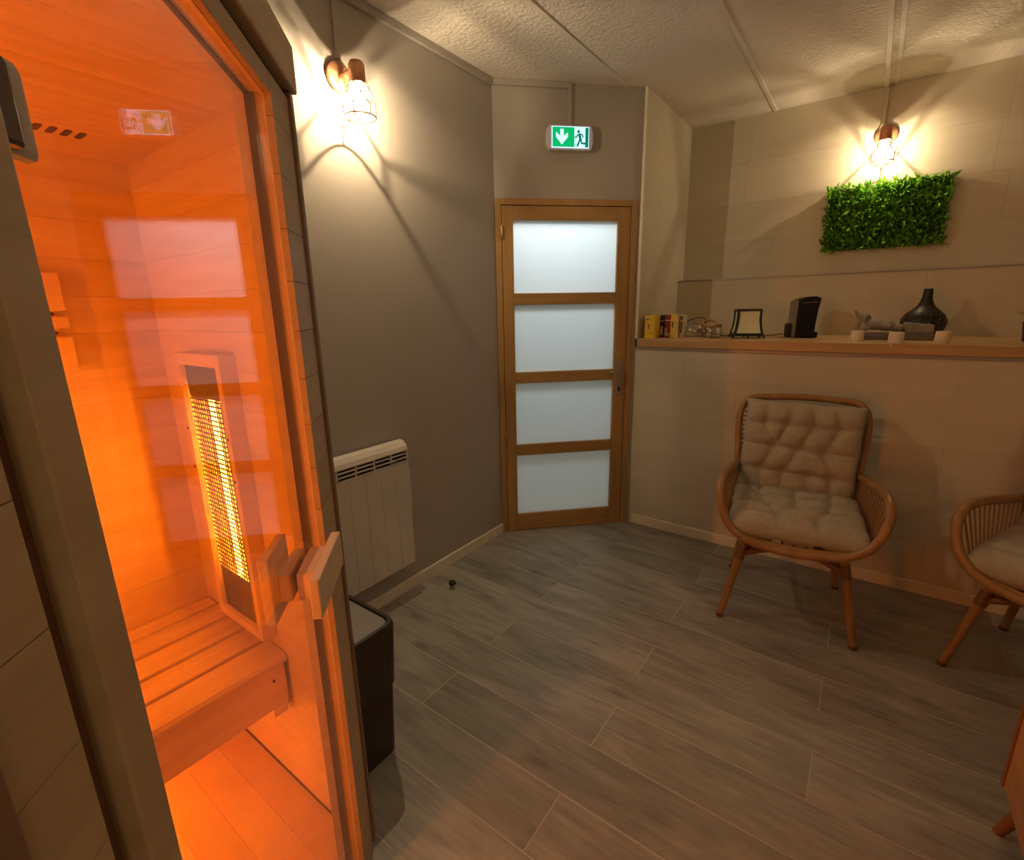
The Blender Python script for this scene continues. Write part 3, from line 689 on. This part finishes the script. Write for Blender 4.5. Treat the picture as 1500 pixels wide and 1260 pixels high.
def cushion(w_, h_, th, tufts, N=44, seed=1, droop=0.):
    """local u,v plane with thickness along n"""
    rnd = random.Random(seed)
    segs = []
    for row in tufts:
        for a, b in zip(row[:-1], row[1:]): segs.append((a, b))
    for r0, r1 in zip(tufts[:-1], tufts[1:]):
        for a in r0:
            b = min(r1, key=lambda q: (q[0]-a[0])**2+(q[1]-a[1])**2)
            segs.append((a, b))
    # short creases running from outer tufts to the rim
    for row in tufts:
        segs.append((row[0], (-1., row[0][1]+rnd.uniform(-.05, .05)))); segs.append((row[-1], (1., row[-1][1]+rnd.uniform(-.05, .05))))
    for a in tufts[0]: segs.append((a, (a[0]+rnd.uniform(-.06, .06), 1.)))
    for a in tufts[-1]: segs.append((a, (a[0]+rnd.uniform(-.06, .06), -1.)))
    pts = [p for r_ in tufts for p in r_]
    def hgt(u, v):
        e = max(0, (1-abs(u)**5))*max(0, (1-abs(v)**5))
        b = e**.42
        d = 0
        for p in pts:
            r2 = ((u-p[0])**2+(v-p[1])**2); d += .55*math.exp(-r2/.012)
        cr_ = 0
        for (ax, ay), (bx, by) in segs:
            dx, dy = bx-ax, by-ay; L2 = dx*dx+dy*dy
            t = max(0, min(1, ((u-ax)*dx+(v-ay)*dy)/L2)); q = (u-ax-t*dx)**2+(v-ay-t*dy)**2
            cr_ = max(cr_, .30*math.exp(-q/.0035))
        return b*max(.12, 1-min(.8, d)-cr_*(1-min(.7, d)))
    vs_, fs = [], []
    idx = {}
    def P(i, j, side):
        u, v = 2*i/N-1, 2*j/N-1
        edge = i in (0, N) or j in (0, N)
        key = (i, j, 0 if edge else side)
        if key not in idx:
            sq = 1-.035*(1-abs(v))*0
            uu = u*(1-.02*(1-abs(v)**4)*(abs(u)**6)); vv = v*(1-.02*(1-abs(u)**4)*(abs(v)**6))
            wob = .012*math.sin(9*v+seed)*(abs(u)**8); wob2 = .012*math.sin(8*u+2*seed)*(abs(v)**8)
            z = 0 if edge else side*hgt(u, v)*th/2
            zz = z-droop*max(0, -v-.35)**2
            idx[key] = len(vs_); vs_.append(((uu+wob)*w_/2, (vv+wob2)*h_/2, zz))
        return idx[key]
    for side in (1, -1):
        for i in range(N):
            for j in range(N):
                q = (P(i, j, side), P(i+1, j, side), P(i+1, j+1, side), P(i, j+1, side))
                fs.append(q if side > 0 else q[::-1])
    return vs_, fs
TB = [[(-.62, .52), (-.22, .52), (.20, .50), (.60, .50)], [(-.42, .03), (0, .02), (.42, .0)], [(-.62, -.48), (-.22, -.50), (.20, -.52), (.60, -.52)]]
TS = [[(-.55, .45), (0, .45), (.55, .45)], [(-.5, -.05), (.0, -.08), (.5, -.05)], [(-.25, -.55), (.30, -.55)]]
def place_cushion(name, label, data, chair, M4, group):
    mb = MB(); mb.add(*data)
    o = bpy.data.objects.new(name, mesh(name, mb, 'cloth', True)); COL.objects.link(o)
    o.matrix_world = Matrix.Translation(chair[0]) @ Matrix.Rotation(chair[1], 4, 'Z') @ M4
    tag(o, label, 'cushion', group)
Mb = Matrix.Translation((.0, .192, .745)) @ Matrix.Rotation(math.radians(80), 4, 'X') @ Matrix.Rotation(math.radians(-1.5), 4, 'Z')
Ms = Matrix.Translation((0, -.080, .510)) @ Matrix.Rotation(math.radians(3), 4, 'X')
back_c = cushion(.515, .47, .12, TB, seed=1); seat_c = cushion(.545, .455, .115, TS, seed=2, droop=.05)
place_cushion('back_cushion', 'tufted beige back cushion on the chair near the door', back_c, C1, Mb, 'tufted chair cushions')
place_cushion('seat_cushion', 'tufted beige seat cushion on the chair near the door', seat_c, C1, Ms, 'tufted chair cushions')
place_cushion('back_cushion', 'tufted beige back cushion on the cut-off chair at the right edge', back_c, C2, Mb, 'tufted chair cushions')
place_cushion('seat_cushion', 'tufted beige seat cushion on the cut-off chair at the right edge', seat_c, C2, Ms, 'tufted chair cushions')

# ------------------------------------------------------------------ cabinet at the right edge
cb = thing('cabinet', 'low wooden cabinet on splayed legs at the bottom right corner', 'cabinet', (.66, 1.2, 0))
X0, X1, YA, YB_, Z0, Z1 = .457, .88, .62, 1.668, .135, .72
part(cb, 'side_panel', MB().box(X0+.004, X0+.02, YA+.018, YB_-.020, Z0+.004, Z1-.02), 'cabinet', world=True, bevel=.002)
part(cb, 'back_edge', MB().box(X0, X1, YB_-.019, YB_, Z0, Z1-.02), 'cabinet_edge', world=True, bevel=.002)
part(cb, 'far_side', MB().box(X1-.018, X1, YA+.018, YB_-.02, Z0, Z1-.02), 'cabinet', world=True)
part(cb, 'front_edge', MB().box(X0, X1, YA, YA+.017, Z0, Z1-.02), 'cabinet', world=True)
part(cb, 'top', MB().box(X0-.012, X1+.012, YA-.012, YB_+.012, Z1-.02, Z1), 'cabinet', world=True, bevel=.003)
part(cb, 'bottom', MB().box(X0+.02, X1-.018, YA+.018, YB_-.02, Z0, Z0+.016), 'cabinet_edge', world=True)
for sx, px in ((-1, X0+.055), (1, X1-.055)):
    for sy, py in ((1, YB_-.05), (-1, YA+.05)):
        part(cb, 'leg', MB().tube([(px, py, Z0+.002), (px+sx*.045, py+sy*.01, 0)], [.021, .012], 12), 'cabinet_edge', smooth=True, world=True)

# ------------------------------------------------------------------ green leaf panel
gp = thing('leaf_panel', 'rectangular green artificial leaf panel on the niche wall', 'wall plant', (-.035, YN, 1.745))
PX0, PX1, PZ0, PZ1 = -.325, .275, 1.765, 2.145
part(gp, 'backing', MB().box(PX0+.01, PX1-.01, YN-.02, YN, PZ0+.01, PZ1-.01), 'leaf_back', world=True)
def leaf_geo(L_, W_, bend):
    vs_ = [(0, 0, 0)]; 
    for t, w_ in ((.3, .8), (.6, 1.), (.85, .55)):
        vs_ += [(-W_*w_/2, L_*t, bend*t*t+.12*W_), (0, L_*t, bend*t*t), (W_*w_/2, L_*t, bend*t*t+.12*W_)]
    vs_.append((0, L_, bend))
    fs = [(0, 2, 1), (0, 3, 2), (1, 2, 5, 4), (2, 3, 6, 5), (4, 5, 8, 7), (5, 6, 9, 8), (7, 8, 10), (8, 9, 10)]
    return vs_, fs
def leaf_matrix(rg, front):
    x_ = rg.uniform(PX0+.005, PX1-.005); z_ = rg.uniform(PZ0+.005, PZ1-.005)
    d = rg.uniform(.018, .05) if front else rg.uniform(.0, .032)
    tilt = rg.uniform(.25, 1.25); az = rg.uniform(0, 2*PI)
    dirv = Vector((math.sin(tilt)*math.cos(az), -math.cos(tilt)-.15, math.sin(tilt)*math.sin(az)+.30)).normalized()
    n_ = dirv.orthogonal(); n_.rotate(Matrix.Rotation(rg.uniform(0, 2*PI), 3, dirv))
    if n_.y > 0: n_ = -n_
    xx = dirv.cross(n_).normalized()
    s = rg.uniform(.75, 1.25)
    m_ = Matrix((xx*s, dirv*s, n_*s)).transposed().to_4x4(); m_.translation = Vector((x_, YN-.012-d, z_))
    return m_
rg = random.Random(3)
bulk = MB()
lv = [leaf_geo(.042, .015, .008), leaf_geo(.034, .013, -.006), leaf_geo(.048, .013, .012)]
for k in range(2300):
    m_ = leaf_matrix(rg, False); g_ = lv[k % 3]
    bulk.add([m_ @ Vector(v) for v in g_[0]], g_[1])
part(gp, 'foliage', bulk, 'leaf_dark', kind='stuff', world=True)
lm = []
for g_ in lv:
    b_ = MB(); b_.add(*g_); lm.append(mesh('leaf', b_, 'leaf'))
gl_ = Vector(gp.location)
for k in range(300):
    o = bpy.data.objects.new('leaf', lm[k % 3]); COL.objects.link(o); o.parent = gp
    m_ = leaf_matrix(rg, True); m_.translation = m_.translation-gl_; o.matrix_local = m_

# ------------------------------------------------------------------ things on the ledge
def tea_box(label, x0, x1, y0, dpt, h_, face, rz=0, strips=()):
    t = thing('tea_box', label, 'box', ((x0+x1)/2, y0+dpt/2, ZL), rz, 'tea boxes on the ledge')
    w_ = x1-x0
    part(t, 'carton', MB().box(-w_/2, w_/2, -dpt/2, dpt/2, 0, h_), face, bevel=.001)
    for nm, mt, a, b, c, d in strips:
        part(t, nm, MB().box(-w_/2+a*w_, -w_/2+b*w_, -dpt/2-.0006, -dpt/2, c*h_, d*h_), mt)
    return t
tea_box('bright yellow tea box, leftmost on the ledge', -1.168, -1.106, 3.035, .12, .142, 'yellow', .05, (('title_band', 'green_card', .1, .45, .80, .84), ('drawing', 'green_card', .38, .52, .42, .60), ('drawing', 'cream_card', .45, .65, .30, .52), ('lower_print', 'red', .5, .8, .2, .23)))
tea_box('dark plum tea box between the yellow one and the red one', -1.122, -1.088, 3.17, .10, .142, 'plum', .03, (('band', 'white_card', .0, 1, .72, .76), ('print', 'cream_card', .3, .75, .1, .5)))
tea_box('red and cream tea box beside the dark one', -1.084, -1.046, 3.17, .10, .142, 'red', .03, (('band', 'white_card', 0, 1, .74, .78), ('print', 'cream_card', .0, .45, .06, .42), ('print', 'cream_card', .45, .8, .06, .2)))
tea_box('pale yellow tea box to the right of the red one', -1.043, -1.000, 3.15, .11, .145, 'yellow', .10, (('edge_band', 'cream_card', .62, 1, 0, 1), ('print', 'red', .74, .86, .55, .72), ('print', 'green_card', .2, .4, .45, .7)))
tea_box('narrow green and white tea box, rightmost of the boxes', -.996, -.976, 3.20, .09, .142, 'white_card', .03, (('stripe', 'green_card', .2, .8, .78, .95), ('stripe', 'green_card', .2, .8, .35, .68), ('stripe', 'matte_black', .1, .7, .22, .32)))

tp = thing('glass_teapot', 'clear glass teapot with thin arched dark handle', 'teapot', (-.940, 3.31, ZL))
part(tp, 'pot', MB().lathe([(.03, .001), (.058, .004), (.072, .025), (.074, .042), (.064, .066), (.045, .080), (.036, .083)], (0, 0, 0), 28, capt=False), 'clear', smooth=True)
part(tp, 'lid', MB().lathe([(.037, .083), (.03, .090), (.012, .096), (.006, .103), (.004, .104)], (0, 0, 0), 20), 'clear', smooth=True)
part(tp, 'handle', MB().tube(smooth_path([(-.095, 0, .062), (-.060, 0, .086), (-.010, 0, .112), (.040, 0, .122), (.068, 0, .112), (.074, 0, .085)], 5), .0032, 7), 'matte_black', smooth=True)
part(tp, 'handle_mount', MB().ball((-.090, 0, .060), .017, 10, 8, (1, .7, 1)), 'matte_black', smooth=True)
cf_ = thing('glass_carafe', 'small clear glass carafe with wooden collar behind the teapot', 'carafe', (-.862, 3.40, ZL))
part(cf_, 'vessel', MB().lathe([(.02, .001), (.040, .003), (.044, .02), (.040, .05), (.034, .068)], (0, 0, 0), 24, capt=False), 'clear', smooth=True)
cring = [(.043*math.cos(2*PI*k/28), .043*math.sin(2*PI*k/28), .082-.008*math.cos(2*PI*k/28)+.017*math.sin(2*PI*k/28)) for k in range(28)]
part(cf_, 'collar', MB().tube(cring, .0075, 8, True), 'cane', smooth=True, label='wooden collar ring')
bt = thing('glass_bottle', 'tiny corked glass bottle beside the carafe', 'bottle', (-.785, 3.33, ZL))
part(bt, 'vessel', MB().lathe([(.012, .001), (.02, .003), (.021, .04), (.013, .055), (.013, .064)], (0, 0, 0), 18, capt=False), 'clear', smooth=True)
part(bt, 'cork', MB().lathe([(.013, .060), (.016, .062), (.016, .078), (.014, .080)], (0, 0, 0), 14), 'cork', smooth=True)
tag(part(None, 'saucer', MB().lathe([(.03, ZL+.0005), (.055, ZL+.004), (.058, ZL+.007), (.05, ZL+.006)], (-.80, 3.22, 0), 28), 'clear', smooth=True), 'low clear glass dish in front of the corked bottle', 'dish')

# paper lantern
ln = thing('paper_lantern', 'small square paper table lantern in a dark frame', 'lamp', (-.612, 3.27, ZL), math.radians(20))
hw0, hw1, hz0, hz1 = .078, .062, .018, .165
def lpt(sx, sy, z):
    t = (z-hz0)/(hz1-hz0); k_ = hw0+(hw1-hw0)*t-.012*math.sin(PI*min(1, max(0, t)))*.6; return (sx*k_, sy*k_, z)
for sx, sy in ((-1, -1), (1, -1), (1, 1), (-1, 1)):
    part(ln, 'post', MB().tube([(sx*.086, sy*.086, .0045), lpt(sx, sy, .02), lpt(sx, sy, .06), lpt(sx, sy, .11), lpt(sx, sy, hz1)], .0075, 6), 'matte_black')
cyc = [(-1, -1), (1, -1), (1, 1), (-1, 1)]
for i in range(4):
    a, b = cyc[i], cyc[(i+1) % 4]
    for z in (hz0+.006, hz1): part(ln, 'rail', MB().tube([lpt(*a, z), lpt(*b, z)], .0068, 6), 'matte_black')
    mb = MB(); zs_ = [hz0+.006, .05, .085, .12, hz1]
    vs_ = [lpt(a[0]*.97, a[1]*.97, z) for z in zs_]+[lpt(b[0]*.97, b[1]*.97, z) for z in zs_]
    vs2 = [(x*.965, y*.965, z) for x, y, z in vs_]
    N = len(zs_); mb.add(vs_+vs2, [(k, k+1, N+k+1, N+k) for k in range(N-1)]+[(2*N+k, 3*N+k, 3*N+k+1, 2*N+k+1) for k in range(N-1)])
    part(ln, 'paper_panel', mb, 'paper')
    m0 = [(p+q)/2 for p, q in zip(lpt(*a, hz0+.006), lpt(*b, hz0+.006))]
    part(ln, 'foot', MB().tube([m0, (m0[0]*1.04, m0[1]*1.04, 0)], .0045, 6), 'matte_black')
tag(part(None, 'power_cord', MB().tube(smooth_path([(-.80, 3.40, ZL+.004), (-.735, 3.42, ZL+.003), (-.62, 3.44, ZL+.003), (-.545, 3.45, ZL+.006), (-.48, 3.45, ZL+.010), (-.438, 3.45, ZL+.018)], 5), .003, 6), 'matte_black', smooth=True), 'thin black power cord running behind the paper lantern', 'cord')

# coffee machine (capsule type, seen from the front left)
cm = thing('coffee_machine', 'tall slim black capsule coffee machine on the ledge', 'coffee machine', (-.337, 3.44, ZL), math.radians(21))
front = [(-.046, .0), (.047, .0), (.050, .08), (.056, .16), (.066, .226), (.040, .236), (.010, .236), (-.020, .229), (-.044, .220)]
part(cm, 'body', MB().xprism(front, -.075, .072, XZ), 'black', bevel=.005)
part(cm, 'front_seam', MB().xprism([(-.030, .198), (.045, .204), (.046, .208), (-.030, .202)], -.0765, -.0745, XZ), 'coffee_side')
part(cm, 'side_cover', MB().xprism([(-.062, .002), (-.0465, .002), (-.0445, .216), (-.058, .214)], -.058, .080, XZ), 'coffee_side', bevel=.004, label='grey side cover')
part(cm, 'drip_tray', MB().box(-.044, .054, -.118, -.076, .003, .036), 'black', bevel=.006)
part(cm, 'water_tank', MB().box(-.086, -.0625, -.02, .040, .003, .082), 'matte_black', bevel=.005)

# candles
for i, (x_, y_, s, lab) in enumerate(((-.052, 3.12, 1.0, 'white pillar candle left of the grey figurine'), (.106, 3.014, 1.04, 'white pillar candle in front of the grey figurine, wax dripping at its foot'), (.287, 3.14, 1.0, 'white pillar candle in front of the dark vase-shaped diffuser'))):
    c_ = thing('candle', lab, 'candle', (x_, y_, ZL), 0, 'white candles on the ledge')
    part(c_, 'wax', MB().lathe([(.029*s, 0), (.030*s, .004), (.0295*s, .050), (.027*s, .054), (.020*s, .0505)], (0, 0, 0), 24), 'candle', smooth=True)
    part(c_, 'wick', MB().tube([(0, 0, .050), (.001, 0, .058)], .0012, 5), 'matte_black')
    if i == 1: part(c_, 'wax_drip', MB().ball((-.016, -.0395, -.006), .008, 8, 6, (.8, .6, 1.4)), 'candle', smooth=True)

# reclining stone figurine on a plinth
fg = thing('stone_figurine', 'grey stone figurine reclining on a long plinth', 'figurine', (.105, 3.32, ZL))
part(fg, 'plinth', MB().box(-.155, .160, -.045, .045, 0, .036), 'stone_dark', bevel=.003)
fig = MB()
for c_, r_, sc_ in (((-.140, -.004, .116), .029, (1.05, .95, .88)), ((-.150, 0, .136), .014, (1, 1, 1)), ((-.085, 0, .078), .036, (1.25, .95, .80)), ((-.040, 0, .072), .034, (1.3, .95, .78)),
                  ((.010, 0, .062), .026, (1.6, .95, .8)), ((-.112, 0, .090), .020, (1.1, .9, 1))):
    fig.ball(c_, r_, 16, 10, sc_)
fig.tube([(-.165, 0, .125), (-.178, 0, .142), (-.187, 0, .156)], [.013, .009, .006], 8)
fig.tube(smooth_path([(-.100, -.022, .074), (-.135, -.026, .052), (-.168, -.018, .044), (-.166, -.016, .070), (-.158, -.014, .096)], 4), .0105, 8)
fig.tube(smooth_path([(-.080, -.030, .090), (-.050, -.038, .072), (-.020, -.036, .064)], 4), .010, 8)
fig.ball((-.136, -.031, .113), .006, 8, 6); fig.ball((-.150, -.027, .118), .004, 6, 4); fig.ball((-.126, -.028, .120), .004, 6, 4)
rf_ = part(fg, 'reclining_figure', fig, 'stone', smooth=True)
rmd = rf_.modifiers.new('remesh', 'REMESH'); rmd.mode = 'VOXEL'; rmd.voxel_size = .0035; rmd.use_smooth_shade = True
sm_ = rf_.modifiers.new('smooth', 'SMOOTH'); sm_.iterations = 3
part(fg, 'cushion_block', MB().hexa([(.045, -.04, .036), (.158, -.04, .036), (.158, .04, .036), (.045, .04, .036), (.030, -.036, .092), (.158, -.036, .078), (.158, .036, .078), (.030, .036, .092)]), 'stone', bevel=.006)

# onion-shaped aroma diffuser
df = thing('aroma_diffuser', 'dark onion-shaped aroma diffuser with narrow neck and pierced dots', 'diffuser', (.228, 3.52, ZL))
prof = [(.055, 0), (.070, .006), (.090, .035), (.102, .075), (.101, .098), (.088, .125), (.064, .148), (.042, .168), (.030, .190), (.023, .215), (.0205, .245), (.0195, .262), (.016, .262), (.014, .25)]
part(df, 'body', MB().lathe(prof, (0, 0, 0), 40), 'diffuser', smooth=True)
dots = MB()
for j, (zz_, nn) in enumerate(((.058, 14), (.082, 16), (.104, 14), (.122, 12))):
    for k in range(nn):
        a = 2*PI*(k+.5*(j % 2))/nn
        for (r0, z0_), (r1, z1_) in zip(prof[:-1], prof[1:]):
            if z0_ <= zz_ <= z1_: rr_ = r0+(r1-r0)*(zz_-z0_)/(z1_-z0_)
        dots.ball((rr_*math.cos(a), rr_*math.sin(a), zz_), .0032, 6, 4)
part(df, 'pierced_dots', dots, 'dot', kind='stuff')

# potted plant cut off by the frame
pt_ = thing('potted_plant', 'small dark potted plant at the right end of the ledge', 'plant', (.632, 3.33, ZL))
part(pt_, 'pot', MB().lathe([(.036, 0), (.040, .004), (.050, .085), (.052, .092), (.046, .092), (.044, .08)], (0, 0, 0), 24), 'terracotta', smooth=True)
fol = random.Random(9)
for k in range(26):
    az, tl = fol.uniform(0, 2*PI), fol.uniform(.1, .9)
    g_ = leaf_geo(.10, .020, -.02)
    m_ = Matrix.Translation((0, 0, .085)) @ Matrix.Rotation(az, 4, 'Z') @ Matrix.Rotation(PI/2-tl, 4, 'X')
    b_ = MB().add([m_ @ Vector(v) for v in g_[0]], g_[1]); part(pt_, 'leaf', b_, 'leaf_dark')

# door stop on the floor
ds = thing('door_stop', 'small round metal door stop on the floor by the skirting', 'door stop', (-1.641, 1.668, 0))
part(ds, 'post', MB().lathe([(.018, 0), (.018, .006), (.010, .009), (.010, .026)], (0, 0, 0), 18), 'steel', smooth=True)
part(ds, 'bumper', MB().lathe([(.016, .024), (.019, .028), (.019, .038), (.012, .044)], (0, 0, 0), 18), 'matte_black', smooth=True)
